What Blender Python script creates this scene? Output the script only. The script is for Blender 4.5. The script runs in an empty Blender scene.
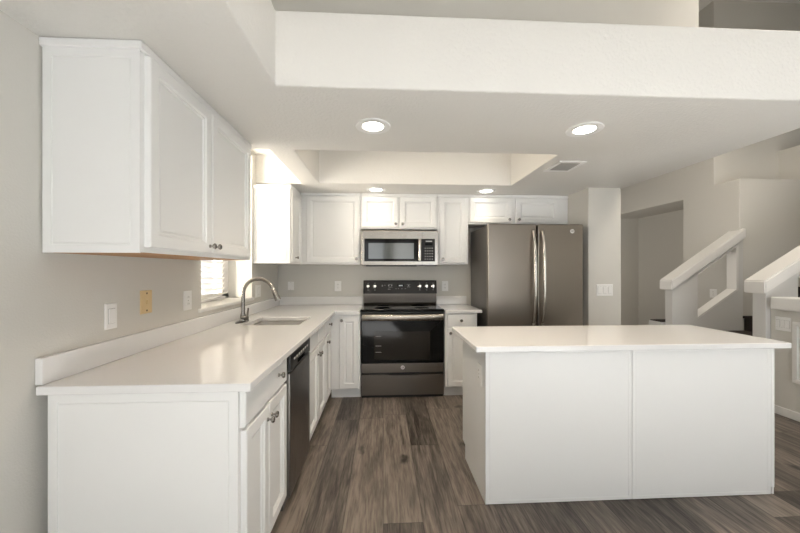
import bpy, bmesh, math, random
from mathutils import Vector, Matrix
S = bpy.context.scene
COL = S.collection
random.seed(4)

# ---------------------------------------------------------------- camera
yaw = math.atan((400 - 383.2) / 330.0)
cd = bpy.data.cameras.new('camera')
cam = bpy.data.objects.new('camera', cd)
COL.objects.link(cam)
cam.location = (0, 0, 1.33)
cam.rotation_euler = (math.pi / 2, 0, -yaw)
cd.sensor_fit = 'HORIZONTAL'
cd.sensor_width = 36
cd.lens = 36 * 330 / 800.0
cd.shift_y = 3.5 / 800
cd.clip_start = 0.02
S.camera = cam

# ---------------------------------------------------------------- world, light, exposure
S.view_settings.view_transform = 'Standard'
S.view_settings.look = 'None'
S.view_settings.gamma = 1
S.view_settings.use_curve_mapping = False
S.view_settings.exposure = 0.09
w = bpy.data.worlds.new('world')
S.world = w
w.use_nodes = True
bg = w.node_tree.nodes['Background']
bg.inputs[0].default_value = (0.86, 0.93, 1.0, 1)
bg.inputs[1].default_value = 1.1


def area(name, loc, rot, sx, sy, power, color):
    l = bpy.data.lights.new(name, 'AREA')
    l.shape = 'RECTANGLE'
    l.size = sx
    l.size_y = sy
    l.energy = power
    l.color = color
    o = bpy.data.objects.new(name, l)
    o.location = loc
    o.rotation_euler = rot
    COL.objects.link(o)
    return o


H90 = math.pi / 2
# daylight through the windows behind the camera, then a high fill (light faces +Y)
UP = math.radians(-10)
area('daylight_patio', (2.15, -3.25, 1.15), (H90 + UP, 0, 0), 2.0, 2.0, 38, (0.86, 0.93, 1.0))
area('daylight_small', (0.65, -3.25, 1.6), (H90, 0, 0), 0.7, 1.3, 4, (0.95, 0.97, 1.0))
area('daylight_dining', (-0.4, -3.25, 1.6), (H90 + UP, 0, 0), 0.9, 1.3, 7, (0.96, 0.98, 1.0))
area('fill_upper_wall', (0.4, -3.25, 3.85), (H90, 0, 0), 2.4, 1.0, 25, (1.0, 0.91, 0.80))  # fill added to brighten the upper wall
# added fill light for the hall, hidden beyond the partition
area('fill_hall', (2.50, 5.4, 1.5), (H90, 0, -H90), 1.2, 1.2, 15, (1.0, 0.94, 0.85))
# added fill light hung out of view over the stair hall
area('fill_stairs', (3.5, 2.4, 4.0), (0, 0, 0), 1.2, 1.2, 45, (1.0, 0.90, 0.77))
# sun through the patio door, landing on the added bounce floor behind the camera
sl = bpy.data.lights.new('sun', 'SUN')
sl.energy = 42
sl.angle = 0.02
sl.color = (0.98, 0.99, 1.0)
so = bpy.data.objects.new('sun', sl)
so.rotation_euler = (math.radians(90 - 33), 0, math.radians(-7))
COL.objects.link(so)
# daylight through the kitchen window (faces +X)
area('daylight_kitchen', (-2.25, 2.25, 1.75), (H90, 0, math.radians(-74)), 1.1, 1.3, 190, (1.0, 0.90, 0.76))
# added warm fill up inside the ceiling recess, no fixture there
area('recess_fill', (0.33, 2.66, 2.508), (0, 0, 0), 1.4, 0.3, 4.5, (1.0, 0.87, 0.68))

# ---------------------------------------------------------------- materials


def mat(name, color, rough=0.5, metal=0.0, bump=None, spec=0.5, coat=0.0, emit=None):
    m = bpy.data.materials.new(name)
    m.use_nodes = True
    nt = m.node_tree
    b = nt.nodes['Principled BSDF']
    b.inputs['Base Color'].default_value = (*color, 1)
    b.inputs['Roughness'].default_value = rough
    b.inputs['Metallic'].default_value = metal
    b.inputs['Specular IOR Level'].default_value = spec
    b.inputs['Coat Weight'].default_value = coat
    if emit:
        b.inputs['Emission Color'].default_value = (*emit[0], 1)
        b.inputs['Emission Strength'].default_value = emit[1]
    if bump:
        sc, st, det, dist = bump
        g = nt.nodes.new('ShaderNodeNewGeometry')
        n = nt.nodes.new('ShaderNodeTexNoise')
        n.inputs['Scale'].default_value = sc
        n.inputs['Detail'].default_value = det
        nt.links.new(g.outputs['Position'], n.inputs['Vector'])
        bp = nt.nodes.new('ShaderNodeBump')
        bp.inputs['Strength'].default_value = st
        bp.inputs['Distance'].default_value = dist
        nt.links.new(n.outputs['Fac'], bp.inputs['Height'])
        nt.links.new(bp.outputs['Normal'], b.inputs['Normal'])
    return m


def brushed(name, color, rough, axis, metal=1.0):
    m = mat(name, color, rough, metal)
    nt = m.node_tree
    b = nt.nodes['Principled BSDF']
    g = nt.nodes.new('ShaderNodeNewGeometry')
    mp = nt.nodes.new('ShaderNodeMapping')
    sc = [900, 900, 900]
    sc[axis] = 6
    mp.inputs['Scale'].default_value = sc
    n = nt.nodes.new('ShaderNodeTexNoise')
    n.inputs['Scale'].default_value = 1
    n.inputs['Detail'].default_value = 2
    mr = nt.nodes.new('ShaderNodeMapRange')
    mr.inputs['To Min'].default_value = rough - 0.05
    mr.inputs['To Max'].default_value = rough + 0.07
    nt.links.new(g.outputs['Position'], mp.inputs['Vector'])
    nt.links.new(mp.outputs[0], n.inputs['Vector'])
    nt.links.new(n.outputs['Fac'], mr.inputs['Value'])
    nt.links.new(mr.outputs[0], b.inputs['Roughness'])
    return m


M = {}
M['wall'] = mat('greige_wall_paint', (0.645, 0.625, 0.58), 0.6, bump=(140, 0.25, 3, 0.004))
M['ceil'] = mat('off_white_ceiling_paint', (0.77, 0.75, 0.71), 0.5, bump=(55, 0.5, 5, 0.007))
M['pale'] = mat('pale_bounce_floor', (0.76, 0.75, 0.73), 0.95, bump=(300, 0.6, 2, 0.008))  # pale surface meant to bounce sunlight upward
M['trim'] = mat('white_trim_paint', (0.80, 0.785, 0.76), 0.4)
M['cab'] = mat('white_cabinet_paint', (0.84, 0.835, 0.82), 0.38, bump=(300, 0.05, 2, 0.002))
M['gap'] = mat('dark_gap', (0.08, 0.07, 0.06), 0.8)
M['wood'] = mat('raw_cabinet_underside', (0.45, 0.25, 0.12), 0.6)
M['quartz'] = mat('white_quartz', (0.80, 0.79, 0.78), 0.07, spec=0.5)
M['steel'] = brushed('stainless_steel', (0.40, 0.37, 0.33), 0.27, 0)
M['slate'] = brushed('slate_steel', (0.27, 0.235, 0.20), 0.30, 2)
M['slateh'] = brushed('slate_steel_range', (0.20, 0.18, 0.16), 0.33, 0)
M['dwsteel'] = brushed('dishwasher_steel', (0.30, 0.29, 0.28), 0.28, 2)
M['chrome'] = mat('satin_nickel', (0.33, 0.31, 0.29), 0.20, 1.0)
M['handle'] = mat('polished_steel_handle', (0.62, 0.59, 0.55), 0.16, 1.0)
M['black'] = mat('black_plastic', (0.012, 0.012, 0.012), 0.35)
M['glassblk'] = mat('black_glass', (0.006, 0.006, 0.006), 0.06, spec=0.22)
M['ovenwin'] = mat('oven_window_glass', (0.022, 0.019, 0.016), 0.10, spec=0.22)
M['mwin'] = mat('microwave_window_mesh', (0.085, 0.095, 0.095), 0.08, spec=0.8, coat=0.3)
M['darkside'] = mat('charcoal_appliance_side', (0.10, 0.092, 0.085), 0.30, spec=0.6)
M['plate'] = mat('white_switch_plate', (0.86, 0.85, 0.83), 0.35)
M['beige'] = mat('almond_plate', (0.72, 0.55, 0.30), 0.35)
M['screw'] = mat('dark_screw', (0.15, 0.10, 0.06), 0.4, 0.8)
M['carpet'] = mat('dark_brown_carpet', (0.045, 0.035, 0.030), 0.95, bump=(400, 0.8, 2, 0.01))
M['grille'] = mat('grey_grille', (0.35, 0.34, 0.32), 0.5)
M['lamp'] = mat('lit_lamp_lens', (1, 1, 1), 0.5, emit=((1.0, 0.94, 0.84), 14))
M['mark'] = mat('pale_print', (0.55, 0.53, 0.50), 0.5)
M['emblem'] = mat('silver_emblem', (0.75, 0.73, 0.70), 0.3, 0.6)
M['display'] = mat('display_digits', (0.5, 0.5, 0.48), 0.4, emit=((0.8, 0.85, 0.85), 0.5))
M['blind'] = mat('white_blind_slat', (0.88, 0.87, 0.85), 0.5)
_b = M['blind'].node_tree.nodes['Principled BSDF']
_b.inputs['Transmission Weight'].default_value = 0.0
_tr = M['blind'].node_tree.nodes.new('ShaderNodeBsdfTranslucent')
_tr.inputs[0].default_value = (0.85, 0.83, 0.78, 1)
_ms = M['blind'].node_tree.nodes.new('ShaderNodeMixShader')
_ms.inputs[0].default_value = 0.15
_ol = [n for n in M['blind'].node_tree.nodes if n.type == 'OUTPUT_MATERIAL'][0]
M['blind'].node_tree.links.new(_b.outputs[0], _ms.inputs[1])
M['blind'].node_tree.links.new(_tr.outputs[0], _ms.inputs[2])
M['blind'].node_tree.links.new(_ms.outputs[0], _ol.inputs[0])
M['sinksteel'] = mat('satin_sink_steel', (0.72, 0.70, 0.67), 0.38, 0.8)
M['glass'] = bpy.data.materials.new('clear_glass')
M['glass'].use_nodes = True
_nt = M['glass'].node_tree
_nt.nodes.clear()
_o = _nt.nodes.new('ShaderNodeOutputMaterial')
_t = _nt.nodes.new('ShaderNodeBsdfTransparent')
_g = _nt.nodes.new('ShaderNodeBsdfGlossy')
_g.inputs['Roughness'].default_value = 0.02
_mx = _nt.nodes.new('ShaderNodeMixShader')
_mx.inputs[0].default_value = 0.06
_nt.links.new(_t.outputs[0], _mx.inputs[1])
_nt.links.new(_g.outputs[0], _mx.inputs[2])
_nt.links.new(_mx.outputs[0], _o.inputs[0])


def floor_mat():
    m = bpy.data.materials.new('grey_brown_vinyl_plank')
    m.use_nodes = True
    nt = m.node_tree
    N = nt.nodes.new
    L = nt.links.new
    b = nt.nodes['Principled BSDF']

    def math_(op, a, bb=None, c=None):
        n = N('ShaderNodeMath')
        n.operation = op
        for i, v in enumerate((a, bb, c)):
            if v is None:
                continue
            if isinstance(v, (int, float)):
                n.inputs[i].default_value = v
            else:
                L(v, n.inputs[i])
        return n.outputs[0]
    g = N('ShaderNodeNewGeometry')
    sp = N('ShaderNodeSeparateXYZ')
    L(g.outputs['Position'], sp.inputs[0])
    X, Y = sp.outputs[0], sp.outputs[1]
    W, LN = 0.21, 1.30
    rx = math_('DIVIDE', X, W)
    row = math_('FLOOR', rx)
    fx = math_('FRACT', rx)
    wn = N('ShaderNodeTexWhiteNoise')
    wn.noise_dimensions = '1D'
    L(math_('ADD', row, 37.3), wn.inputs['W'])
    ry = math_('ADD', math_('DIVIDE', Y, LN), math_('MULTIPLY', wn.outputs['Value'], 7.0))
    idx = math_('FLOOR', ry)
    fy = math_('FRACT', ry)
    cv = N('ShaderNodeCombineXYZ')
    L(row, cv.inputs[0])
    L(idx, cv.inputs[1])
    w2 = N('ShaderNodeTexWhiteNoise')
    w2.noise_dimensions = '3D'
    L(cv.outputs[0], w2.inputs['Vector'])
    rnd = w2.outputs['Value']
    # grain coordinates, shifted per plank
    gv = N('ShaderNodeCombineXYZ')
    L(math_('ADD', X, math_('MULTIPLY', rnd, 13.0)), gv.inputs[0])
    L(math_('ADD', math_('MULTIPLY', Y, 0.075), math_('MULTIPLY', rnd, 31.0)), gv.inputs[1])
    n1 = N('ShaderNodeTexNoise')
    n1.inputs['Scale'].default_value = 38
    n1.inputs['Detail'].default_value = 9
    n1.inputs['Roughness'].default_value = 0.62
    n1.inputs['Distortion'].default_value = 0.6
    L(gv.outputs[0], n1.inputs['Vector'])
    gv2 = N('ShaderNodeCombineXYZ')
    L(math_('ADD', X, math_('MULTIPLY', rnd, 17.0)), gv2.inputs[0])
    L(math_('ADD', math_('MULTIPLY', Y, 0.20), math_('MULTIPLY', rnd, 11.0)), gv2.inputs[1])
    n2 = N('ShaderNodeTexNoise')
    n2.inputs['Scale'].default_value = 9
    n2.inputs['Detail'].default_value = 3
    n2.inputs['Distortion'].default_value = 1.0
    L(gv2.outputs[0], n2.inputs['Vector'])
    n3 = N('ShaderNodeTexNoise')     # fine streaks
    n3.inputs['Scale'].default_value = 120
    n3.inputs['Detail'].default_value = 3
    L(gv.outputs[0], n3.inputs['Vector'])
    # knots
    vo = N('ShaderNodeTexVoronoi')
    vo.inputs['Scale'].default_value = 3.9
    gv3 = N('ShaderNodeCombineXYZ')
    L(math_('MULTIPLY', X, 1.0), gv3.inputs[0])
    L(math_('MULTIPLY', Y, 0.62), gv3.inputs[1])
    nd = N('ShaderNodeTexNoise')
    nd.inputs['Scale'].default_value = 14
    nd.inputs['Detail'].default_value = 2
    L(gv3.outputs[0], nd.inputs['Vector'])
    va = N('ShaderNodeVectorMath')
    va.operation = 'MULTIPLY_ADD'
    L(nd.outputs['Color'], va.inputs[0])
    va.inputs[1].default_value = (0.09, 0.12, 0)
    L(gv3.outputs[0], va.inputs[2])
    L(va.outputs[0], vo.inputs['Vector'])
    kn = N('ShaderNodeMapRange')
    kn.inputs['From Min'].default_value = 0.05
    kn.inputs['From Max'].default_value = 0.17
    kn.inputs['To Min'].default_value = 0.12
    kn.inputs['To Max'].default_value = 1.0
    L(vo.outputs['Distance'], kn.inputs['Value'])
    val = math_('ADD', math_('MULTIPLY', n1.outputs['Fac'], 0.60),
                math_('ADD', math_('MULTIPLY', n2.outputs['Fac'], 0.33),
                      math_('MULTIPLY', n3.outputs['Fac'], 0.30)))
    val = math_('ADD', val, math_('MULTIPLY', math_('SUBTRACT', rnd, 0.5), 0.21))
    ramp = N('ShaderNodeValToRGB')
    r = ramp.color_ramp
    r.elements[0].position = 0.44
    r.elements[0].color = (0.030, 0.023, 0.019, 1)
    r.elements[1].position = 0.80
    r.elements[1].color = (0.29, 0.24, 0.198, 1)
    e = r.elements.new(0.60)
    e.color = (0.118, 0.096, 0.080, 1)
    L(val, ramp.inputs[0])
    # seams
    sx = math_('MINIMUM', fx, math_('SUBTRACT', 1.0, fx))
    sy = math_('MULTIPLY', math_('MINIMUM', fy, math_('SUBTRACT', 1.0, fy)), LN / W)
    sm = math_('MINIMUM', sx, sy)
    se = N('ShaderNodeMapRange')
    se.inputs['From Min'].default_value = 0.004
    se.inputs['From Max'].default_value = 0.016
    se.inputs['To Min'].default_value = 0.5
    se.inputs['To Max'].default_value = 1.0
    L(sm, se.inputs['Value'])
    k = math_('MULTIPLY', kn.outputs[0], se.outputs[0])
    mx = N('ShaderNodeVectorMath')
    mx.operation = 'SCALE'
    L(ramp.outputs[0], mx.inputs[0])
    L(k, mx.inputs['Scale'])
    L(mx.outputs[0], b.inputs['Base Color'])
    b.inputs['Roughness'].default_value = 0.42
    bp = N('ShaderNodeBump')
    bp.inputs['Strength'].default_value = 0.25
    bp.inputs['Distance'].default_value = 0.003
    L(math_('MULTIPLY', val, se.outputs[0]), bp.inputs['Height'])
    L(bp.outputs[0], b.inputs['Normal'])
    return m


M['floor'] = floor_mat()

# ---------------------------------------------------------------- mesh helpers


def V(*a):
    return Vector(a)


def box(bm, x0, x1, y0, y1, z0, z1, bev=0.0, seg=2):
    r = bmesh.ops.create_cube(bm, size=1.0)
    vs = r['verts']
    bmesh.ops.scale(bm, verts=vs, vec=(x1 - x0, y1 - y0, z1 - z0))
    bmesh.ops.translate(bm, verts=vs, vec=((x0 + x1) / 2, (y0 + y1) / 2, (z0 + z1) / 2))
    if bev:
        es = list({e for v in vs for e in v.link_edges})
        bmesh.ops.bevel(bm, geom=es, offset=bev, segments=seg, affect='EDGES', profile=0.5)


def B(*a, **k):
    bm = bmesh.new()
    box(bm, *a, **k)
    return bm


def prism(bm, pts, axis, a, b):
    """polygon (2D pts) extruded along axis 'y' (pts = x,z) or 'x' (pts = y,z)"""
    def mk(p, t):
        return (p[0], t, p[1]) if axis == 'y' else (t, p[0], p[1])
    va = [bm.verts.new(mk(p, a)) for p in pts]
    vb = [bm.verts.new(mk(p, b)) for p in pts]
    n = len(pts)
    bm.faces.new(va)
    bm.faces.new(vb[::-1])
    for i in range(n):
        j = (i + 1) % n
        bm.faces.new((va[i], vb[i], vb[j], va[j]))
    bmesh.ops.recalc_face_normals(bm, faces=bm.faces)


def lathe(bm, O, N, prof, n=20):
    """profile = [(radius, height along N)]"""
    O, N = Vector(O), Vector(N).normalized()
    A = N.orthogonal().normalized()
    Bv = N.cross(A)
    rings = []
    for r, h in prof:
        if r < 1e-6:
            rings.append([bm.verts.new(O + N * h)])
        else:
            rings.append([bm.verts.new(O + N * h + (A * math.cos(t) + Bv * math.sin(t)) * r)
                          for t in [2 * math.pi * i / n for i in range(n)]])
    for a, b in zip(rings, rings[1:]):
        for i in range(n):
            j = (i + 1) % n
            if len(a) == 1 and len(b) == 1:
                break
            if len(a) == 1:
                bm.faces.new((a[0], b[i], b[j]))
            elif len(b) == 1:
                bm.faces.new((a[i], a[j], b[0]))
            else:
                bm.faces.new((a[i], a[j], b[j], b[i]))
    if len(rings[0]) > 1:
        bm.faces.new(rings[0][::-1])
    if len(rings[-1]) > 1:
        bm.faces.new(rings[-1])
    bmesh.ops.recalc_face_normals(bm, faces=bm.faces)


def tube(bm, pts, rad, n=12, squash=1.0, up=None):
    pts = [Vector(p) for p in pts]
    if isinstance(rad, (int, float)):
        rad = [rad] * len(pts)
    rings = []
    prev = None
    for i, p in enumerate(pts):
        a = pts[max(i - 1, 0)]
        b = pts[min(i + 1, len(pts) - 1)]
        T = (b - a).normalized()
        if prev is None:
            U = Vector(up) if up else T.orthogonal().normalized()
        else:
            U = (prev - T * prev.dot(T)).normalized()
        prev = U
        W = T.cross(U)
        rings.append([bm.verts.new(p + (U * math.cos(t) + W * math.sin(t) * squash) * rad[i])
                      for t in [2 * math.pi * k / n for k in range(n)]])
    for a, b in zip(rings, rings[1:]):
        for i in range(n):
            j = (i + 1) % n
            bm.faces.new((a[i], a[j], b[j], b[i]))
    bm.faces.new(rings[0][::-1])
    bm.faces.new(rings[-1])
    bmesh.ops.recalc_face_normals(bm, faces=bm.faces)


def ringpanel(bm, P0, U, N, w, h, rings):
    """rectangle with corner P0, width along U, height along +Z, facing N;
    rings = [(inset, height above P0 plane)] lofted from outside to inside, closed with a face"""
    P0, U, N = Vector(P0), Vector(U), Vector(N)
    Z = Vector((0, 0, 1))
    L = []
    for ins, d in rings:
        L.append([bm.verts.new(P0 + U * a + Z * b + N * d) for a, b in
                  ((ins, ins), (w - ins, ins), (w - ins, h - ins), (ins, h - ins))])
    for a, b in zip(L, L[1:]):
        for i in range(4):
            j = (i + 1) % 4
            bm.faces.new((a[i], a[j], b[j], b[i]))
    bm.faces.new(L[-1])
    bm.faces.new(L[0][::-1])
    bmesh.ops.recalc_face_normals(bm, faces=bm.faces)


def cells(xs, ys, zs, solid, bev=0.0):
    """block solid built of grid cells, only its outer skin; solid(i,j,k) -> bool"""
    bm = bmesh.new()
    nx, ny, nz = len(xs) - 1, len(ys) - 1, len(zs) - 1
    vc = {}

    def vert(i, j, k):
        if (i, j, k) not in vc:
            vc[(i, j, k)] = bm.verts.new((xs[i], ys[j], zs[k]))
        return vc[(i, j, k)]

    def sol(i, j, k):
        return 0 <= i < nx and 0 <= j < ny and 0 <= k < nz and solid(i, j, k)
    for i in range(nx):
        for j in range(ny):
            for k in range(nz):
                if not sol(i, j, k):
                    continue
                F = {(-1, 0, 0): ((0, 0, 0), (0, 0, 1), (0, 1, 1), (0, 1, 0)),
                     (1, 0, 0): ((1, 0, 0), (1, 1, 0), (1, 1, 1), (1, 0, 1)),
                     (0, -1, 0): ((0, 0, 0), (1, 0, 0), (1, 0, 1), (0, 0, 1)),
                     (0, 1, 0): ((0, 1, 0), (0, 1, 1), (1, 1, 1), (1, 1, 0)),
                     (0, 0, -1): ((0, 0, 0), (0, 1, 0), (1, 1, 0), (1, 0, 0)),
                     (0, 0, 1): ((0, 0, 1), (1, 0, 1), (1, 1, 1), (0, 1, 1))}
                for (a, b, c), q in F.items():
                    if not sol(i + a, j + b, k + c):
                        bm.faces.new([vert(i + p, j + r, k + s) for p, r, s in q])
    if bev:
        bm.normal_update()
        bmesh.ops.dissolve_limit(bm, angle_limit=0.01, verts=bm.verts, edges=bm.edges)
        es = [e for e in bm.edges if len(e.link_faces) == 2 and e.calc_face_angle(0) > 0.5]
        bmesh.ops.bevel(bm, geom=es, offset=bev, segments=3, affect='EDGES', profile=0.5)
    return bm


def smooth_by_angle(me, ang=0.6):
    bm = bmesh.new()
    bm.from_mesh(me)
    for f in bm.faces:
        f.smooth = True
    for e in bm.edges:
        if len(e.link_faces) == 2 and e.calc_face_angle(0) > ang:
            e.smooth = False
    bm.to_mesh(me)
    bm.free()


def wpos(o):
    p = Vector((0, 0, 0))
    while o:
        p = p + o.location
        o = o.parent
    return p


def obj(name, bm, m, parent=None, origin=None, smooth=False, label=None):
    """verts are given in world space; origin defaults to bottom centre of the mesh"""
    vs = [v.co for v in bm.verts]
    if origin is None:
        mn = [min(v[i] for v in vs) for i in range(3)]
        mxx = [max(v[i] for v in vs) for i in range(3)]
        origin = Vector(((mn[0] + mxx[0]) / 2, (mn[1] + mxx[1]) / 2, mn[2]))
    origin = Vector(origin)
    bmesh.ops.translate(bm, verts=bm.verts, vec=-origin)
    me = bpy.data.meshes.new(name)
    bm.to_mesh(me)
    bm.free()
    me.materials.append(M[m] if isinstance(m, str) else m)
    if smooth:
        smooth_by_angle(me)
    o = bpy.data.objects.new(name, me)
    COL.objects.link(o)
    if parent:
        o.parent = parent
        o.location = origin - wpos(parent)
    else:
        o.location = origin
    if label:
        o['label'] = label
    return o


def thing(name, label, cat, loc, group=None):
    o = bpy.data.objects.new(name, None)
    o.empty_display_size = 0.1
    COL.objects.link(o)
    o.location = loc
    o['label'] = label
    o['category'] = cat
    if group:
        o['group'] = group
    return o


def tag(o, label, cat, group=None):
    o['label'] = label
    o['category'] = cat
    if group:
        o['group'] = group
    return o


def struct(name, bm, m, parent=None, smooth=False):
    o = obj(name, bm, m, parent, smooth=smooth)
    if not parent:
        o['kind'] = 'structure'
    return o


def copy_tree(o, parent=None):
    c = o.copy()
    COL.objects.link(c)
    c.parent = parent
    for ch in list(o.children):
        copy_tree(ch, c)
    return c


# ---------------------------------------------------------------- the room
XW, YW, ZC, ZL, ZT = -1.25, 4.0, 2.18, 2.532, 5.06
struct('floor', B(-1.6, 7.6, -3.2, 8.2, -0.1, 0.0), 'floor')

struct('floor_bounce', B(XW, 5.2, -3.0, 0.75, 0.0, 0.012), 'pale')  # unseen pale reflector, added to bounce sun onto the ceilings

wy = [-3.2, 2.334, 3.216, 4.2]
struct('wall_left', cells([-1.56, XW], wy, [-0.05, 1.055, 2.42, ZT + .1],
                          lambda i, j, k: not (j == 1 and k == 1)), 'wall')
struct('wall_back', B(XW - .05, 2.46, YW, YW + 0.14, -0.05, ZC + 0.1), 'wall')
struct('wall_partition', cells([2.113, 2.463], [3.30, 4.14], [-0.02, ZC + .02], lambda i, j, k: True, 0.008), 'wall', smooth=True)
# low kitchen ceiling: slab with two recesses, cut away over the dining side
xs = [XW - .02, -0.805, -0.63, -0.497, 1.29, 2.50]
ys = [-3.1, 1.55, 2.375, 3.27, 3.31, YW + .02]
zs = [ZC, 2.46, 2.516, ZL]


def ceil_solid(i, j, k):
    if j == 0 and i >= 3:
        return False
    if i == 0 and j in (2, 3) and k == 0:
        return False
    if i in (2, 3) and j == 2 and k in (0, 1):
        return False
    return True


struct('ceiling', cells(xs, ys, zs, ceil_solid, 0.010), 'ceil', smooth=True)
struct('ceiling_high', B(-1.6, 7.6, -3.2, 8.2, ZT, ZT + .1), 'ceil')
struct('wall_upper', cells([XW - .02, 2.51], [2.50, 4.14], [ZL - .005, ZT + .02], lambda i, j, k: True, 0.008), 'wall')
# hall wall with alcove, stairwell block with plant ledge, upper wall
hx = [4.56, 5.30, 7.5]
hy = [4.0, 4.33, 4.80, 6.6, 8.1]
hz = [-0.02, 2.40, 2.504, ZT + .02]


def hall_solid(i, j, k):
    if j == 0 and k == 2:
        return False
    if i == 0 and j == 2 and k == 0:
        return False
    return True


struct('wall_hall', cells(hx, hy, hz, hall_solid, 0.010), 'wall', smooth=True)
struct('sun_blocker', B(-1.6, 5.2, -5.4, -3.14, 4.55, 4.7), 'trim')  # unseen slab, added to keep sun out of the high opening
struct('wall_loft', B(5.51, 5.64, 4.01, 4.34, 2.50, 2.99, bev=.008), 'wall')
struct('wall_far', B(2.3, 4.7, 8.0, 8.14, -.02, ZT), 'wall')
struct('wall_hall_left', B(2.32, 2.46, 4.13, 8.1, -.02, ZT), 'wall')
struct('wall_right', B(7.4, 7.54, 2.4, 4.1, -.02, ZT), 'wall')
struct('light_blocker_right', B(5.2, 5.34, -3.1, 2.5, -.02, ZT), 'wall')  # unseen wall, added to shade the far right side
struct('wall_stair_front', B(5.2, 7.5, 2.4, 2.5, -.02, ZT), 'wall')
struct('light_blocker_upper', B(1.9, 5.2, -3.05, 1.2, 3.05, ZT), 'ceil')  # unseen solid mass, added to keep light off the upper right
fx_ = [XW - .3, -0.85, 0.05, 0.3, 1.0, 1.15, 1.65, 3.15, 7.5]
fz_ = [-.02, 0.06, 0.9, 2.1, 2.25, 3.3, 4.4, ZT]


def front_solid(i, j, k):
    if i in (1, 3) and k in (2, 3):
        return False
    if i in (5, 6) and k in (1, 2):
        return False
    if 1 <= i <= 5 and k == 5:  # opening for the added high window
        return False
    return True


struct('wall_front', cells(fx_, [-3.14, -3.0], fz_, front_solid), 'wall')


def window(name, x0, x1, z0, z1, mull=1):
    bm = bmesh.new()
    t = 0.05
    box(bm, x0, x1, -3.12, -3.06, z0, z0 + t)
    box(bm, x0, x1, -3.12, -3.06, z1 - t, z1)
    for i in range(mull + 2):
        c = x0 + t / 2 + (x1 - x0 - t) * i / (mull + 1)
        box(bm, c - t / 2, c + t / 2, -3.12, -3.06, z0 + t, z1 - t)
    o = struct(name, bm, 'trim')
    obj('window_glass', B(x0 + t, x1 - t, -3.095, -3.09, z0 + t, z1 - t), 'glass', o)


window('window_2', 0.3, 1.0, 0.9, 2.25, 0)
window('window_3', 1.15, 3.15, 0.06, 2.1, 1)
window('window_4', -0.85, 0.05, 0.9, 2.25, 0)
window('window_high_added', -0.85, 1.65, 3.3, 4.4, 1)  # unseen high window, added so light reaches the upper wall
# blind on the small window behind the camera
bl = thing('window_blind', 'white slatted blind on small dining window behind the camera', 'blind', (0.65, -2.99, 0.92))
bm = bmesh.new()
for i in range(26):
    z = 0.95 + i * 0.048
    prism(bm, [(-3.035, z), (-3.030, z + .002), (-2.99, z + .028), (-2.995, z + .026)], 'x', 0.32, 0.98)
obj('slats', bm, 'blind', bl)
obj('headrail', B(0.31, .99, -3.04, -2.98, 2.2, 2.25), 'blind', bl)

# kitchen window: frame and sill belong to the setting
bm = bmesh.new()
x0, x1, y0, y1, z0, z1 = -1.545, -1.47, 2.334, 3.216, 1.075, 2.42
box(bm, x0, x1, y0, y1, z0 - .02, z0 + .035)
box(bm, x0, x1, y0, y1, z1 - .05, z1)
box(bm, x0, x1, y0, y0 + .045, z0, z1)
box(bm, x0, x1, y1 - .13, y1, z0, z1)
box(bm, x0 + .01, x1 - .02, (y0 + y1) / 2 - .02, (y0 + y1) / 2 + .02, z0, z1)
wf = struct('window_1', bm, 'trim')
obj('window_glass', B(-1.53, -1.525, y0 + .04, y1 - .12, z0 + .03, z1 - .05), 'glass', wf)
obj('window_sill', B(-1.545, -1.235, 2.30, 3.24, 1.040, 1.066, bev=.006), 'trim', wf)
bl = thing('window_blind', 'white slatted blind hanging in the kitchen window above the sink', 'blind', (-1.44, 2.71, 1.10))
bm = bmesh.new()
z = 1.115
while z < 2.34:
    prism(bm, [(-1.458, z - .013), (-1.457, z - .010), (-1.426, z + .018), (-1.427, z + .015)], 'y', 2.35, 3.06)
    z += 0.045
obj('slats', bm, 'blind', bl)
obj('bottom_rail', B(-1.46, -1.42, 2.35, 3.06, 1.082, 1.098, bev=.003), 'blind', bl)
obj('headrail', B(-1.465, -1.415, 2.345, 3.065, 2.35, 2.40, bev=.003), 'blind', bl)
for yy in (2.45, 2.95):
    bm = bmesh.new()
    tube(bm, [(-1.441, yy, 1.09), (-1.441, yy, 2.36)], 0.0015, 6)
    obj('cord', bm, 'blind', bl)

# ---------------------------------------------------------------- cabinet parts
NX, NY = V(1, 0, 0), V(0, -1, 0)
DOOR = [(0, 0), (0, .018), (.004, .022), (.048, .022), (.053, .015), (.060, .014), (.063, .007), (.070, .007), (.073, .010)]
DRAW = [(0, 0), (0, .017), (.005, .022)]
KN = [(0.0085, 0), (0.0085, .004), (.005, .008), (.005, .016), (.013, .020), (.0155, .026), (.012, .031), (0, .033)]


def knob(parent, pos, N):
    bm = bmesh.new()
    lathe(bm, pos, N, KN, 16)
    obj('knob', bm, 'chrome', parent, origin=pos, smooth=True)


def front(parent, kind, P0, U, N, w, h, kn=None, rings=None):
    """door or drawer front; kn = (u, z) of the knob measured from P0"""
    bm = bmesh.new()
    ringpanel(bm, P0, U, N, w, h, rings or (DOOR if kind == 'door' else DRAW))
    d = obj(kind, bm, 'cab', parent)
    if kn:
        knob(d, V(*P0) + U * kn[0] + V(0, 0, 1) * kn[1] + N * .022, N)
    return d


def endpanel(parent, P0, U, N, w, h, name='side_panel', t=.012):
    bm = bmesh.new()
    ringpanel(bm, P0, U, N, w, h, [(0, 0), (0, t), (.030, t), (.032, t - .004), (.035, t - .004), (.037, t - .001), (.040, t - .001)])
    return obj(name, bm, 'cab', parent)


# ---- left base run: faces at X = -0.54, door fronts at -0.518
FX = -0.54
YB = 1.262


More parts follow.
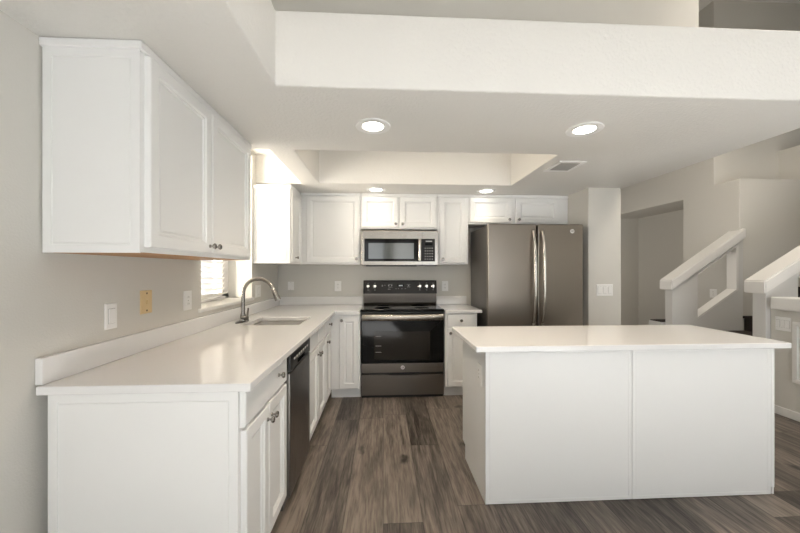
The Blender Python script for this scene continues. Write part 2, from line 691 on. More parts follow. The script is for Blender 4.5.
def base_left(y0, y1, label, near=False, x_back=-1.205):
    t = thing('base_cabinet', label, 'cabinet', ((x_back + FX) / 2, (y0 + y1) / 2, 0), 'white base cabinets')
    obj('body', cells([x_back, x_back + .018, FX - .02, FX], [y0, y0 + .018, y1 - .018, y1], [.10, .118, .881],
                      lambda i, j, k: not (i == 1 and j == 1 and k == 1)), 'cab', t)
    obj('toe_kick', B(x_back + .01, FX - .07, y0 + (.0 if not near else .0), y1, 0.0, 0.10), 'cab', t)
    return t


t = base_left(YB, 1.815, 'white base cabinet at near end of the left counter, one drawer over two doors', True)
endpanel(t, (-1.205, YB, 0.0), V(1, 0, 0), NY, 0.668, 0.881)
front(t, 'drawer', (FX, 1.272, .735), V(0, 1, 0), NX, .535, .135, (.39, .075))
front(t, 'door', (FX, 1.282, .115), V(0, 1, 0), NX, .245, .605, (.225, .545))
front(t, 'door', (FX, 1.535, .115), V(0, 1, 0), NX, .270, .605, (.025, .545))

# dishwasher
t = thing('dishwasher', 'grey steel dishwasher with black control strip under the left counter', 'dishwasher', (-.85, 2.07, 0))
obj('body', B(-1.15, -.545, 1.822, 2.315, .02, .875), 'darkside', t)
obj('door', B(-.545, -.507, 1.825, 2.312, .085, .765, bev=.006), 'dwsteel', t)
cp = obj('control_panel', B(-.545, -.505, 1.825, 2.312, .770, .872, bev=.005), 'black', t)
for i in range(7):
    yy = 1.90 + i * .052
    obj('button', B(-.506, -.503, yy, yy + .022, .822, .834), 'mark', cp)
obj('pocket', B(-.520, -.5045, 1.98, 2.16, .782, .806), 'glassblk', cp)
obj('kick_plate', B(-.62, -.60, 1.83, 2.31, 0.0, .085), 'black', t)

# sink base and corner unit
t = base_left(2.322, 3.02, 'white sink base cabinet with two false drawer fronts over two doors')
front(t, 'false_front', (FX, 2.335, .735), V(0, 1, 0), NX, .335, .135, rings=DRAW)
front(t, 'false_front', (FX, 2.680, .735), V(0, 1, 0), NX, .325, .135, rings=DRAW)
front(t, 'door', (FX, 2.335, .115), V(0, 1, 0), NX, .335, .605, (.305, .545))
front(t, 'door', (FX, 2.680, .115), V(0, 1, 0), NX, .325, .605, (.03, .545))
t = base_left(3.022, 3.40, 'white corner base cabinet beyond the sink, narrow drawer over narrow door')
front(t, 'drawer', (FX, 3.045, .735), V(0, 1, 0), NX, .27, .135, (.15, .075))
front(t, 'door', (FX, 3.045, .115), V(0, 1, 0), NX, .27, .605, (.03, .55))
# back run left of the range: front plane Y=3.42
FY = 3.425
t = thing('base_cabinet', 'white single-door base cabinet between the corner and the range', 'cabinet', (-.39, 3.7, 0), 'white base cabinets')
obj('body', B(-1.20, -.237, FY, 3.99, .10, .881), 'cab', t)
obj('toe_kick', B(-.538, -.237, FY + .05, FY + .07, 0, .10), 'cab', t)
front(t, 'door', (-.448, FY, .115), V(1, 0, 0), NY, .195, .735, (.025, .70))
t = thing('base_cabinet', 'white base cabinet between the range and the refrigerator, drawer over door', 'cabinet', (.82, 3.7, 0), 'white base cabinets')
obj('body', B(.645, .985, FY, 3.99, .10, .881), 'cab', t)
obj('toe_kick', B(.645, .98, FY + .05, FY + .07, 0, .10), 'cab', t)
front(t, 'drawer', (.668, FY, .735), V(1, 0, 0), NY, .285, .135, (.1425, .07))
front(t, 'door', (.668, FY, .115), V(1, 0, 0), NY, .285, .605, (.03, .56))

# ---- worktop with sink cut-out (one continuous slab)
wx = [XW + .014, -1.07, -0.64, -0.487, -0.240]
wyy = [1.238, 2.545, 2.965, 3.375, 3.995]
bm = cells(wx, wyy, [.882, .914], lambda i, j, k: not (i == 1 and j == 1) and (i < 3 or j == 3), 0.004)
tag(obj('worktop', bm, 'quartz'), 'L-shaped glossy white quartz worktop along the left wall', 'countertop')
tag(obj('worktop', B(.645, 1.03, 3.385, 3.995, .882, .914, bev=.004), 'quartz'),
    'small white quartz worktop between range and refrigerator', 'countertop')
# backsplash strips
tag(obj('backsplash', B(XW, XW + .026, 1.250, 3.978, .9145, 1.012, bev=.003), 'quartz'),
    'long white backsplash strip standing along the left wall', 'backsplash')
tag(obj('backsplash', B(XW + .001, -.240, 3.978, 3.999, .9145, 1.012, bev=.003), 'quartz'),
    'white backsplash strip on the back wall left of the range', 'backsplash')
tag(obj('backsplash', B(.645, 1.015, 3.978, 3.999, .9145, 1.012, bev=.003), 'quartz'),
    'short white backsplash strip on the back wall right of the range', 'backsplash')

# ---- sink
t = thing('kitchen_sink', 'stainless steel undermount sink bowl set in the left worktop', 'sink', (-.855, 2.755, .70))
bm = bmesh.new()
X0, X1, Y0, Y1 = -1.073, -.637, 2.542, 2.968
rr = [(0.0, .8815), (-.012, .8815), (-.012, .876), (0.004, .875), (.008, .72), (.03, .70), (.20, .695)]
loops = []
for ins, z in rr:
    pts = []
    rad = max(0.05 - ins * .1, .02)
    for (cx, cy, a0) in ((X1 - ins - rad, Y1 - ins - rad, 0), (X0 + ins + rad, Y1 - ins - rad, 90), (X0 + ins + rad, Y0 + ins + rad, 180), (X1 - ins - rad, Y0 + ins + rad, 270)):
        for s in range(5):
            a = math.radians(a0 + s * 22.5)
            pts.append(bm.verts.new((cx + rad * math.cos(a), cy + rad * math.sin(a), z)))
    loops.append(pts)
for a, b in zip(loops, loops[1:]):
    for i in range(20):
        j = (i + 1) % 20
        bm.faces.new((a[i], a[j], b[j], b[i]))
bm.faces.new(loops[-1])
bowl = obj('bowl', bm, 'sinksteel', t, smooth=True)
bm = bmesh.new()
lathe(bm, (-.855, 2.755, .6955), (0, 0, 1), [(.045, 0), (.045, .003), (.035, .004), (.03, .001), (0, .001)], 20)
obj('drain', bm, 'chrome', t, smooth=True)

# ---- faucet
FXX, FYY = -1.128, 2.72
t = thing('faucet', 'brushed nickel gooseneck faucet with pull-down spray head at the sink', 'faucet', (FXX, FYY, .914))
bm = bmesh.new()
lathe(bm, (FXX, FYY, .9142), (0, 0, 1), [(.034, 0), (.034, .006), (.026, .010), (.022, .045), (.016, .07), (.013, .12)], 24)
obj('base', bm, 'chrome', t, smooth=True)
pts = []
z0 = .914 + .05
for i in range(6):
    pts.append((FXX, FYY, z0 + i * .035))
cx, cz, r = FXX + .122, z0 + .172, .122
for i in range(1, 19):
    a = math.pi - i * math.radians(160) / 18
    pts.append((cx + r * math.cos(a), FYY, cz + r * math.sin(a)))
bm = bmesh.new()
tube(bm, pts, .0155, 14)
obj('spout', bm, 'chrome', t, smooth=True)
e = V(*pts[-1])
dr = (V(*pts[-1]) - V(*pts[-2])).normalized()
bm = bmesh.new()
lathe(bm, e - dr * .005, dr, [(.016, 0), (.0175, .005), (.019, .05), (.0245, .095), (.024, .105), (.014, .107), (0, .104)], 20)
sh = obj('spray_head', bm, 'chrome', t, smooth=True)
bm = bmesh.new()
box(bm, e.x + .018, e.x + .026, FYY - .007, FYY + .007, e.z - .055, e.z - .03, bev=.002)
obj('button', bm, 'black', sh)
bm = bmesh.new()
lathe(bm, (FXX, FYY - .02, .914 + .035), V(.9, -.45, .0), [(.014, 0), (.014, .035), (.018, .04), (.018, .055), (0, .06)], 16)
tube(bm, [(FXX + .045, FYY - .043, .95), (FXX + .055, FYY - .048, .985), (FXX + .062, FYY - .052, 1.03)], [.010, .008, .006], 10)
obj('handle', bm, 'chrome', t, smooth=True)
bm = bmesh.new()
lathe(bm, (0, 0, 0), (0, 0, 1), [(.036, 0), (.036, .005), (.033, .008), (0, .008)], 28)
bmesh.ops.scale(bm, verts=bm.verts, vec=(1.0, 2.9, 1))
bmesh.ops.translate(bm, verts=bm.verts, vec=(FXX - .005, FYY, .9142))
obj('deck_plate', bm, 'black', t, smooth=True)

# ---- upper cabinets, left near unit
U0, U1, UF = 1.277, 2.285, -0.902
ZB = 1.394


def crown(parent, x0, x1, y0, y1, z0=2.148, z1=2.178):
    obj('crown_strip', B(x0, x1, y0, y1, z0, z1, bev=.003), 'cab', parent)


t = thing('wall_cabinet', 'large white two-door wall cabinet nearest the camera on the left wall', 'cabinet', (-1.07, 1.78, ZB), 'white wall cabinets')
obj('body', B(XW + .006, UF, U0, U1, ZB + .003, 2.15), 'cab', t)
obj('underside', B(XW + .02, UF - .02, U0 + .02, U1 - .02, ZB, ZB + .004), 'wood', t)
endpanel(t, (XW + .006, U0, ZB), V(1, 0, 0), NY, .342, .755, t=.006)
crown(t, XW, UF + .012, U0 - .014, U1)
front(t, 'door', (UF, 1.296, ZB + .022), V(0, 1, 0), NX, .450, .725, (.428, .035))
front(t, 'door', (UF, 1.756, ZB + .022), V(0, 1, 0), NX, .490, .725, (.022, .035))

# far left-wall unit
t = thing('wall_cabinet', 'narrow white wall cabinet on the left wall just past the sink window', 'cabinet', (-1.07, 3.6, ZB), 'white wall cabinets')
obj('body', B(XW + .001, UF, 3.25, 3.995, ZB, 2.125), 'cab', t)
endpanel(t, (XW + .001, 3.25, ZB), V(1, 0, 0), NY, .347, .735, t=.006)
crown(t, XW, UF + .012, 3.236, 3.66, 2.118, 2.150)
obj('filler', B(XW, UF - .01, 3.315, 3.66, 2.145, 2.179), 'cab', t)
front(t, 'door', (UF, 3.27, ZB + .02), V(0, 1, 0), NX, .345, .70, (.10, .04))

# back wall units
BY = 3.675


def wallcab(x0, x1, zb, label, doors, yb=BY):
    t = thing('wall_cabinet', label, 'cabinet', ((x0 + x1) / 2, 3.83, zb), 'white wall cabinets')
    obj('body', B(x0, x1, yb, 3.995, zb, 2.160), 'cab', t)
    crown(t, x0, x1, yb - .012, 3.9, 2.150, 2.179)
    for (a, b, kx) in doors:
        front(t, 'door', (a, yb, zb + .018), V(1, 0, 0), NY, b - a, 2.138 - zb - .018, kx)


wallcab(UF, -.250, ZB, 'white single-door wall cabinet in the corner left of the microwave', [(-.838, -.268, (.545, .04))])
wallcab(-.248, .604, 1.785, 'short white two-door wall cabinet directly above the microwave', [(-.237, .165, (.375, .035)), (.190, .590, (.027, .035))])
wallcab(.606, .955, ZB, 'tall narrow white wall cabinet between the microwave and the refrigerator', [(.632, .925, (.03, .04))])
wallcab(.957, 2.110, 1.845, 'short white two-door wall cabinet directly above the refrigerator', [(.972, 1.447, (.445, .035)), (1.497, 1.995, (.03, .035))])

# ---------------------------------------------------------------- lettering helper


def letters(txt, loc, size, m, parent, rot=(H90, 0, 0), name='lettering'):
    cu = bpy.data.curves.new(name, 'FONT')
    cu.body = txt
    cu.size = size
    cu.align_x = 'CENTER'
    cu.align_y = 'CENTER'
    cu.extrude = .0004
    tmp = bpy.data.objects.new('tmp', cu)
    COL.objects.link(tmp)
    dg = bpy.context.evaluated_depsgraph_get()
    me = bpy.data.meshes.new_from_object(tmp.evaluated_get(dg))
    bpy.data.objects.remove(tmp)
    bpy.data.curves.remove(cu)
    me.materials.clear()
    me.materials.append(M[m])
    o = bpy.data.objects.new(name, me)
    COL.objects.link(o)
    o.parent = parent
    o.location = V(*loc) - wpos(parent)
    o.rotation_euler = rot
    return o


# ---------------------------------------------------------------- range
RX0, RX1 = -.232, .638
t = thing('range', 'black and slate electric range with oven between the base cabinets', 'oven', (.2, 3.7, 0))
obj('body', B(RX0 + .004, RX1 - .004, 3.47, 3.96, .01, .895), 'black', t)
bm = bmesh.new()
box(bm, RX0, RX1, 3.425, 3.93, .895, .922, bev=.006)
ct = obj('cooktop', bm, 'glassblk', t)
M['burner'] = mat('burner_ring', (0.05, 0.05, 0.05), 0.25)
for (bx, by, br) in ((.0, 3.55, .10), (.42, 3.55, .085), (.0, 3.80, .075), (.42, 3.80, .10)):
    bm = bmesh.new()
    lathe(bm, (bx, by, .9222), (0, 0, 1), [(br, 0), (br, .0004), (br - .004, .0004), (br - .004, 0)], 40)
    obj('burner', bm, 'burner', ct)
# backguard: lower glossy band and upper control panel leaning back
bm = bmesh.new()
prism(bm, [(3.915, .918), (3.905, .945), (3.895, 1.065), (3.965, 1.065), (3.965, .918)], 'x', RX0 + .006, RX1 - .010)
bgd = obj('backguard', bm, 'slateh', t)
bm = bmesh.new()
prism(bm, [(3.877, 1.052), (3.905, 1.198), (3.912, 1.206), (3.968, 1.206), (3.968, 1.052)], 'x', RX0, RX1 - .004)
M['panelblk'] = mat('charcoal_control_panel', (0.016, 0.014, 0.013), 0.30, spec=0.25)
cp = obj('control_panel', bm, 'panelblk', t)
nrm = V(0, -.132, .025).normalized()


def onpanel(x, z, d=0.0):
    return V(x, 3.880 + (z - 1.066) / .132 * .025, z) + nrm * d


KR = [(.021, 0), (.021, .004), (.017, .007), (.0165, .022), (.014, .026), (0, .026)]
for x in (-.176, -.097, .432, .512, .590):
    bm = bmesh.new()
    lathe(bm, onpanel(x, 1.137), nrm, KR, 20)
    box(bm, x - .003, x + .003, 3.864, 3.875, 1.118, 1.157)
    obj('knob', bm, 'handle', cp, smooth=True)
bm = bmesh.new()
for (x, z, ww, hh) in ((-.01, 1.15, .016, .003), (-.01, 1.138, .012, .003), (.02, 1.15, .01, .003), (.085, 1.16, .05, .002), (.085, 1.128, .05, .002),
                       (.065, 1.145, .012, .008), (.1, 1.145, .012, .008), (.30, 1.16, .04, .002), (.30, 1.13, .04, .002), (.3, 1.145, .012, .008),
                       (.15, 1.110, .01, .003), (.18, 1.110, .01, .003), (.22, 1.110, .01, .003), (.26, 1.110, .01, .003), (.07, 1.105, .03, .003),
                       (-.176, 1.175, .012, .003), (-.097, 1.175, .012, .003), (.432, 1.175, .012, .003), (.512, 1.175, .012, .003), (.59, 1.175, .012, .003),
                       (-.176, 1.095, .016, .003), (-.097, 1.095, .016, .003), (.432, 1.095, .016, .003), (.512, 1.095, .016, .003), (.59, 1.095, .016, .003)):
    c = onpanel(x, z, .0006)
    box(bm, x - ww / 2, x + ww / 2, c.y - .0006, c.y + .001, z - hh / 2, z + hh / 2)
obj('printed_marks', bm, 'mark', cp)
c = onpanel(.205, 1.145, .001)
dp = obj('display', B(.165, .245, c.y - .001, c.y + .004, 1.130, 1.162), 'glassblk', cp)
bm = bmesh.new()
for (x, ww) in ((.186, .003), (.195, .010), (.209, .010), (.222, .010)):
    box(bm, x - ww / 2, x + ww / 2, c.y - .002, c.y - .001, 1.140, 1.153)
obj('digits', bm, 'display', dp)
# front vent band, door, drawer
DY = 3.432
obj('front_trim', B(RX0 + .002, RX1 - .002, 3.440, 3.475, .873, .896, bev=.003), 'black', t)
d = obj('oven_door', B(RX0 + .003, RX1 - .003, DY, 3.470, .362, .870, bev=.005), 'glassblk', t)
bm = bmesh.new()
ringpanel(bm, (-.095, DY, .395), V(1, 0, 0), NY, .585, .295, [(0, -.002), (0, .0008), (.004, .0012)])
ow = obj('oven_window', bm, 'ovenwin', d)
for z in (.475, .540, .640):
    obj('oven_rack_edge', B(-.08, -.02, DY - .0016, DY - .0010, z, z + .003), 'mark', ow)
# curved flat handle
bm = bmesh.new()
pts = []
for i in range(25):
    u = -1 + 2 * i / 24
    pts.append((.203 + u * .418, DY - .035 - .022 * (1 - u ** 4), .842))
tube(bm, pts, .031, 16, .45, (0, 0, 1))
for s in (-1, 1):
    box(bm, .203 + s * .408 - .016, .203 + s * .408 + .016, DY - .04, DY + .002, .826, .858, bev=.004)
obj('handle', bm, 'steel', d, smooth=True)
band = obj('lower_band', B(RX0 + .003, RX1 - .003, DY - .002, 3.47, .262, .356, bev=.004), 'slateh', t)
bm = bmesh.new()
lathe(bm, (.203, DY - .002, .316), (0, -1, 0), [(.021, 0), (.021, .002), (.018, .003), (0, .003)], 28)
em = obj('emblem', bm, 'emblem', band, smooth=True)
letters('GE', (.203, DY - .0062, .316), .022, 'panelblk', em)
bm = bmesh.new()
prism(bm, [(RX0 + .003, .030), (RX1 - .003, .030), (RX1 - .003, .243), (.40, .243), (.32, .236), (.09, .236), (.01, .243), (RX0 + .003, .243)], 'y', DY - .002, 3.47)
obj('storage_drawer', bm, 'slateh', t)
obj('base_frame', B(RX0 + .01, RX1 - .01, 3.45, 3.9, 0, .028), 'black', t)

# ---------------------------------------------------------------- microwave
MX0, MX1, MZ0, MZ1, MY = -.236, .604, 1.370, 1.761, 3.60
t = thing('microwave', 'stainless over-the-range microwave mounted under the short cabinet', 'microwave', (.19, 3.8, MZ0))
obj('body', B(MX0 + .004, MX1 - .004, 3.635, 3.995, MZ0 + .006, MZ1), 'darkside', t)
d = obj('front_frame', B(MX0, MX1, MY, 3.636, MZ0 + .012, MZ1, bev=.005), 'steel', t)
obj('vent_lip', B(MX0 + .05, MX1 - .24, MY + .004, 3.65, MZ0, MZ0 + .014), 'black', t)
gl = obj('door_glass', B(-.205, .425, MY - .003, MY + .004, 1.424, 1.672, bev=.002), 'glassblk', d)
obj('viewing_window', B(-.160, .335, MY - .0045, MY - .0025, 1.452, 1.624, bev=.0005), 'mwin', gl)
cp = obj('control_panel', B(.427, .568, MY - .003, MY + .004, 1.424, 1.672, bev=.002), 'panelblk', d)
for r_ in range(5):
    for c_ in range(4):
        obj('button', B(.455 + c_ * .026, .465 + c_ * .026, MY - .0042, MY - .003, 1.445 + r_ * .030, 1.453 + r_ * .030), 'mark', cp)
obj('printed_mark', B(.465, .535, MY - .0042, MY - .003, 1.640, 1.650), 'mark', cp)
obj('display', B(.46, .54, MY - .0042, MY - .003, 1.600, 1.625), 'glassblk', cp)
bm = bmesh.new()
pts = []
for i in range(13):
    u = -1 + 2 * i / 12
    pts.append((.398, MY - .030 - .012 * (1 - u * u), 1.548 + u * .118))
tube(bm, pts, .019, 12)
for s in (-1, 1):
    box(bm, .388, .408, MY - .034, MY, 1.548 + s * .105 - .01, 1.548 + s * .105 + .01, bev=.003)
obj('handle', bm, 'handle', d, smooth=True)
obj('seam', B(.4255, .4275, MY - .0012, MY + .003, MZ0 + .014, MZ1 - .002), 'black', d)

# ---------------------------------------------------------------- refrigerator
GX0, GX1, GZ = 1.052, 2.040, 1.797
t = thing('refrigerator', 'slate grey french-door refrigerator in the alcove beside the partition', 'refrigerator', (1.55, 3.6, 0))
obj('body', B(GX0 + .012, GX1 - .012, 3.345, 3.96, .03, GZ - .012), 'darkside', t)
obj('hinge_cover', B(GX0 + .02, GX0 + .12, 3.30, 3.42, GZ - .012, GZ + .005, bev=.004), 'black', t)
obj('hinge_cover', B(GX1 - .12, GX1 - .02, 3.30, 3.42, GZ - .012, GZ + .005, bev=.004), 'black', t)
for (a, b, hx_) in ((GX0, 1.552, 1.512), (1.566, GX1, 1.606)):
    d = obj('door', B(a, b, 3.270, 3.335, .70, GZ, bev=.010, seg=3), 'slate', t)
    bm = bmesh.new()
    pts = []
    for i in range(21):
        u = -1 + 2 * i / 20
        off = .050 * (1 - abs(u) ** 3.2) + .016
        pts.append((hx_, 3.270 - off, 1.26 + u * .46))
    tube(bm, pts, .0155, 12)
    for s in (-1, 1):
        box(bm, hx_ - .013, hx_ + .013, 3.250, 3.271, 1.26 + s * .46 - .03, 1.26 + s * .46 + .012, bev=.004)
    obj('handle', bm, 'handle', d, smooth=True)
    obj('gasket', B(a + .01, b - .01, 3.335, 3.346, .70, GZ - .01), 'black', d)
    if a > 1.5:
        bm = bmesh.new()
        lathe(bm, (1.925, 3.2702, 1.725), (0, -1, 0), [(.022, 0), (.022, .002), (.019, .003), (0, .003)], 28)
        em = obj('emblem', bm, 'emblem', d, smooth=True)
        letters('GE', (1.925, 3.2662, 1.725), .024, 'slateh', em)
d = obj('freezer_drawer', B(GX0, GX1, 3.270, 3.335, .06, .685, bev=.010, seg=3), 'slate', t)
bm = bmesh.new()
pts = [(1.546 + u * .42, 3.270 - .050 * (1 - abs(u) ** 4) - .016, .615) for u in [-1 + i / 10 for i in range(21)]]
tube(bm, pts, .0155, 12)
obj('handle', bm, 'handle', d, smooth=True)
obj('base_grille', B(GX0 + .03, GX1 - .03, 3.33, 3.36, 0, .055), 'black', t)

# ---------------------------------------------------------------- island
IX0, IX1, IY0, IY1 = .577, 2.312, 1.838, 2.37
t = thing('kitchen_island', 'white panelled kitchen island standing in front of the refrigerator', 'island', (1.44, 2.1, 0))
bm = cells([IX0 + .012, IX1 - .012], [IY0 + .012, IY1 - .07, IY1], [0, .10, .881], lambda i, j, k: not (j == 1 and k == 0))
obj('body', bm, 'cab', t)
bm = cells([IX0, IX0 + .012], [IY0 + .002, IY1 - .07, IY1], [0.004, .10, .881], lambda i, j, k: not (j == 1 and k == 0))
obj('side_panel', bm, 'cab', t)
bm = cells([IX1 - .012, IX1 - .001], [IY0 + .002, IY1 - .07, IY1], [0.004, .10, .881], lambda i, j, k: not (j == 1 and k == 0))
obj('side_panel', bm, 'cab', t)


def islpanel(a, b):
    bm = bmesh.new()
    ringpanel(bm, (a, IY0 + .012, 0.004), V(1, 0, 0), NY, b - a, .877, [(0, 0), (0, .011), (.0012, .012), (.019, .012), (.020, .0108), (.0215, .0108), (.0225, .012)])
    obj('front_panel', bm, 'cab', t)


islpanel(IX0, 1.4365)
islpanel(1.4395, IX1 - .020)
obj('corner_post', B(IX1 - .0195, IX1, IY0 - .001, IY0 + .03, .045, .881, bev=.001), 'cab', t)
for k in range(3):
    a = IX0 + .02 + k * .565
    front(t, 'door', (a + .55, IY1, .115), V(-1, 0, 0), V(0, 1, 0), .545, .605, (.03, .55))
    front(t, 'drawer', (a + .55, IY1, .735), V(-1, 0, 0), V(0, 1, 0), .545, .135, (.27, .07))
tag(obj('worktop', B(.503, 2.328, 1.765, 2.402, .882, .914, bev=.005), 'quartz'),
    'rectangular glossy white quartz worktop on the island', 'countertop')

# ---------------------------------------------------------------- switches and sockets


def plate(name, label, cat, c, U, N, w_, h_, kind, group=None, m='plate'):
    """c = centre on the wall"""
    c, U, N = V(*c), V(*U), V(*N)
    t = thing(name, label, cat, c, group)
    bm = bmesh.new()
    ringpanel(bm, c - U * w_ / 2 - V(0, 0, h_ / 2), U, N, w_, h_, [(0, .0004), (0, .003), (.004, .006)])
    obj('cover_plate', bm, m, t)

    def el(nm, u, z, ww, hh, d0, d1, mm):
        bm = bmesh.new()
        ringpanel(bm, c + U * (u - ww / 2) + V(0, 0, z - hh / 2), U, N, ww, hh, [(0, d0), (0, d1 - .001), (.001, d1)])
        return obj(nm, bm, mm, t)
    if kind == 'duplex':
        for z in (-.021, .021):
            s = el('socket', 0, z, w_ * .45, .028, .005, .0075, m)
            bm = bmesh.new()
            for u in (-.006, .006):
                P = c + U * (u - .0012) + V(0, 0, z - .004)
                ringpanel(bm, P, U, N, .0024, .010, [(0, .007), (0, .0079)])
            obj('slots', bm, 'screw', s)
        el('screw', 0, 0, .006, .006, .005, .007, 'screw' if m != 'plate' else 'grille')
    elif kind == 'toggle':
        el('toggle', 0, 0, .012, .022, .005, .016, m)
        for z in (-.045, .045):
            el('screw', 0, z, .009, .009, .005, .0075, 'screw')
    elif kind == 'blank':
        for z in (-.042, .042):
            el('screw', 0, z, .005, .005, .005, .007, 'grille')
    else:
        n = int(kind[-1])
        for i in range(n):
            u = (i - (n - 1) / 2) * w_ / (n + .15)
            g = el('rocker_frame', u, 0, min(.036, w_ / n * .72) + .004, .070, .005, .0065, 'grille')
            el('rocker', u, 0, min(.036, w_ / n * .72), .066, .0055, .010, m)
    return t


YD = (0, 1, 0)
plate('wall_switch', 'white rocker switch on the left wall, nearest the camera', 'switch', (XW, 1.580, 1.119), YD, NX, .068, .118, 'rocker1')
plate('wall_switch', 'almond yellowed toggle switch on the left wall between two white plates', 'switch', (XW, 1.805, 1.162), YD, NX, .085, .122, 'toggle', m='beige')
plate('wall_socket', 'white socket on the left wall just before the sink window', 'socket', (XW, 2.175, 1.135), YD, NX, .085, .122, 'duplex')
plate('wall_switch', 'white switch on the left wall beyond the faucet', 'switch', (XW, 3.367, 1.12), YD, NX, .13, .122, 'rocker1')
plate('wall_socket', 'small white plate on the back wall close to the left corner', 'socket', (-1.10, YW, 1.14), (1, 0, 0), NY, .07, .10, 'blank')
plate('wall_socket', 'white socket on the back wall left of the range', 'socket', (-.543, YW, 1.136), (1, 0, 0), NY, .080, .122, 'duplex')
plate('wall_socket', 'white socket on the back wall right of the range', 'socket', (.754, YW, 1.134), (1, 0, 0), NY, .075, .122, 'duplex')
plate('wall_socket', 'white socket on the left side of the island', 'socket', (IX0, 1.945, .71), YD, (-1, 0, 0), .075, .122, 'duplex')
plate('wall_switch', 'white triple rocker switch on the partition beside the refrigerator', 'switch', (2.285, 3.30, 1.123), (1, 0, 0), NY, .175, .12, 'rocker3')
plate('wall_switch', 'white triple rocker switch on the low wall at the right edge', 'switch', (3.65, 2.832, .838), (0, 1, 0), (-1, 0, 0), .118, .125, 'rocker3')
plate('wall_socket', 'small socket on the hall wall seen through the stair wall opening', 'socket', (4.56, 4.335, 1.005), YD, (-1, 0, 0), .10, .12, 'duplex')

# ---------------------------------------------------------------- ceiling lights and vent


dls = [(-.060, 1.954, 'recessed ceiling light at the left of the front pair, above the aisle'),
       (1.215, 1.935, 'recessed ceiling light at the right of the front pair, above the island'),
       (-.076, 3.495, 'small-looking recessed light near the cabinets, left of the rear pair'),
       (1.105, 3.495, 'small-looking recessed light near the cabinets, right of the rear pair')]
first = thing('recessed_light', dls[0][2], 'ceiling light', (dls[0][0], dls[0][1], ZC), 'recessed ceiling lights')
bm = bmesh.new()
lathe(bm, (dls[0][0], dls[0][1], ZC), (0, 0, -1), [(.104, .0002), (.102, .006), (.080, .009), (.064, .005), (.060, .0005)], 36)
obj('trim_ring', bm, 'plate', first, smooth=True)
bm = bmesh.new()
lathe(bm, (dls[0][0], dls[0][1], ZC), (0, 0, -1), [(.061, .001), (.060, .004), (0, .0045)], 32)
obj('lens', bm, 'lamp', first, smooth=True)
lights = [first]
for x, y, lab in dls[1:]:
    c = copy_tree(first)
    c.location = (x, y, ZC)
    c['label'] = lab
    lights.append(c)
for i, c in enumerate(lights):
    l = bpy.data.lights.new('downlight_lamp', 'SPOT')
    l.energy = 32 if i < 2 else 5
    l.spot_size = math.radians(140 if i < 2 else 120)
    l.spot_blend = 1.0
    l.shadow_soft_size = .06
    l.color = (1.0, 0.85, 0.67)
    lo = bpy.data.objects.new('downlight_lamp', l)
    lo.location = c.location + V(0, 0, -.03)
    COL.objects.link(lo)

t = thing('ceiling_vent', 'small white louvred air vent in the ceiling above the refrigerator', 'vent', (1.475, 2.63, ZC - .008))
bm = bmesh.new()
vx0, vx1, vy0, vy1 = 1.37, 1.59, 2.50, 2.76
for (a, b, c_, d_) in ((vx0, vx1, vy0, vy0 + .03), (vx0, vx1, vy1 - .03, vy1), (vx0, vx0 + .03, vy0 + .03, vy1 - .03), (vx1 - .03, vx1, vy0 + .03, vy1 - .03)):
    box(bm, a, b, c_, d_, ZC - .008, ZC - .0003)
obj('frame', bm, 'plate', t)
bm = bmesh.new()
for i in range(9):
    yy = vy0 + .035 + i * .0215
    prism(bm, [(yy, ZC - .002), (yy + .003, ZC - .002), (yy + .015, ZC - .007), (yy + .012, ZC - .007)], 'x', vx0 + .03, vx1 - .03)
obj('louvres', bm, 'grille', t)
obj('backing', B(vx0 + .028, vx1 - .028, vy0 + .028, vy1 - .028, ZC - .002, ZC - .0003), 'gap', t)

# ---------------------------------------------------------------- stairs


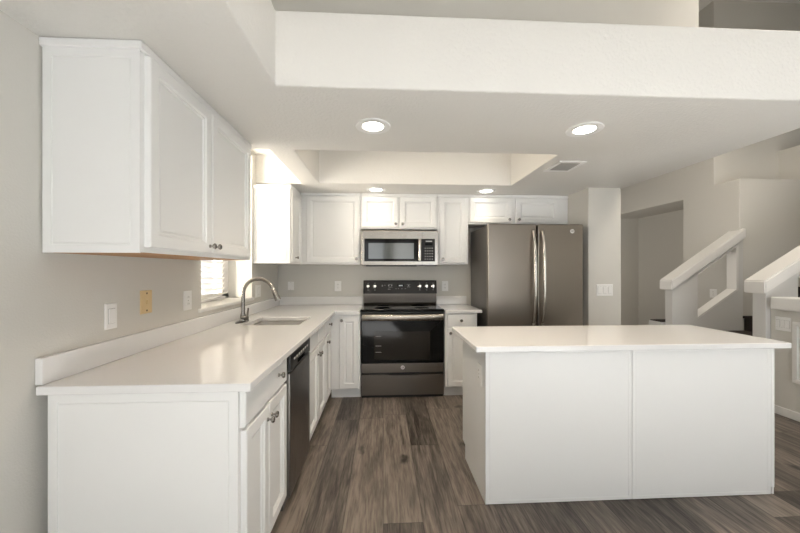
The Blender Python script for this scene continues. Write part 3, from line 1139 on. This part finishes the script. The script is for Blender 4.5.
def kneewall(label, y0, y1, cy0, cy1, xe, z0, slope, xend, cut, name='stair_knee_wall'):
    """sloped low wall starting at X = xe, rising to +X, with a slanted opening and a thick cap"""
    t = thing(name, label, 'stair wall', (xe, (y0 + y1) / 2, 0), 'stair walls')
    cap_t = .125

    def zt(x):
        return z0 - cap_t + (x - xe) * slope
    c0, c1, hb, ht = cut
    bm = bmesh.new()
    # pieces of the wall around the opening
    prism(bm, [(xe, 0), (c0, 0), (c0, zt(c0)), (xe, zt(xe))], 'y', y0, y1)
    prism(bm, [(c0, 0), (c1, 0), (c1, zt(c1) - hb), (c0, zt(c0) - hb)], 'y', y0, y1)
    prism(bm, [(c0, zt(c0) - ht), (c1, zt(c1) - ht), (c1, zt(c1)), (c0, zt(c0))], 'y', y0, y1)
    if xend > c1:
        prism(bm, [(c1, 0), (xend, 0), (xend, zt(xend)), (c1, zt(c1))], 'y', y0, y1)
    obj('wall', bm, 'wallw', t)
    # trim in the opening
    bm = bmesh.new()
    tr = .028

    def bar(p, q, w1):
        prism(bm, [p, q, (q[0], q[1] + w1), (p[0], p[1] + w1)], 'y', y0 - .008, y1 + .008)
    bar((c0 - .0, zt(c0) - hb), (c1, zt(c1) - hb), tr)
    bar((c0, zt(c0) - ht - tr), (c1, zt(c1) - ht - tr), tr)
    prism(bm, [(c1 - tr, zt(c1 - tr) - hb + tr), (c1, zt(c1) - hb + tr), (c1, zt(c1) - ht - tr), (c1 - tr, zt(c1 - tr) - ht - tr)], 'y', y0 - .008, y1 + .008)
    obj('opening_trim', bm, 'trim', t)
    bm = bmesh.new()
    prism(bm, [(xe - .045, z0 - cap_t - .045 * slope), (xend, zt(xend)), (xend, zt(xend) + cap_t), (xe - .045, z0 - .045 * slope)], 'y', cy0, cy1)
    bmesh.ops.bevel(bm, geom=list(bm.edges), offset=.010, segments=2, affect='EDGES')
    obj('cap', bm, 'trim', t)
    return t


M['wallw'] = mat('pale_stair_wall_paint', (0.70, 0.69, 0.67), 0.55, bump=(140, 0.2, 3, 0.004))
kneewall('sloped white stair wall with slanted opening, beside the hall alcove', 3.995, 4.10, 3.955, 4.145, 3.655, 1.230, .675, 4.60, (3.99, 4.53, .62, .03))
kneewall('sloped white stair wall at the right edge, nearer the camera', 2.935, 3.045, 2.90, 3.09, 3.605, 1.255, .60, 5.4, (3.93, 4.9, .46, .04))
t = thing('staircase', 'dark brown carpeted stairs rising between the two sloped walls', 'stairs', (4.3, 3.5, 0))
for i in range(8):
    xa = 3.74 + i * .29
    bm = bmesh.new()
    ya, yb = 3.05, 3.99
    prism(bm, [(xa, 0.0), (xa + .292, 0.0), (xa + .292, .186 * (i + 1)), (xa - .02, .186 * (i + 1)), (xa - .02, .186 * (i + 1) - .03), (xa, .186 * (i + 1) - .03)], 'y', ya, yb)
    obj('step', bm, 'carpet', t)
ld = obj('landing', B(3.60, 4.555, 4.11, 4.30, 0, .650), 'wallw', t)
obj('carpet_top', B(3.62, 4.555, 4.12, 4.30, .650, .662), 'carpet', ld)

# low wall running towards the camera at the right edge
t = thing('half_wall', 'low grey half wall with white cap at the right edge of the room', 'half wall', (3.71, 2.0, 0))
obj('wall', B(3.65, 3.77, 1.0, 2.93, 0, .965), 'wall', t)
obj('cap', B(3.60, 3.82, .98, 2.898, .965, 1.080, bev=.012, seg=3), 'trim', t)
bm = bmesh.new()
for (a, b, c_, d_) in ((2.20, 2.755, .33, .365), (2.20, 2.755, .835, .87), (2.20, 2.235, .365, .835), (2.72, 2.755, .365, .835)):
    box(bm, 3.632, 3.651, a, b, c_, d_, bev=.003)
obj('panel_frame', bm, 'trim', t)
struct('baseboard_right', B(3.636, 3.650, 1.0, 2.93, 0, .075, bev=.003), 'trim')
struct('baseboard_hall', B(4.545, 4.56, 4.13, 4.80, 0, .075), 'trim')
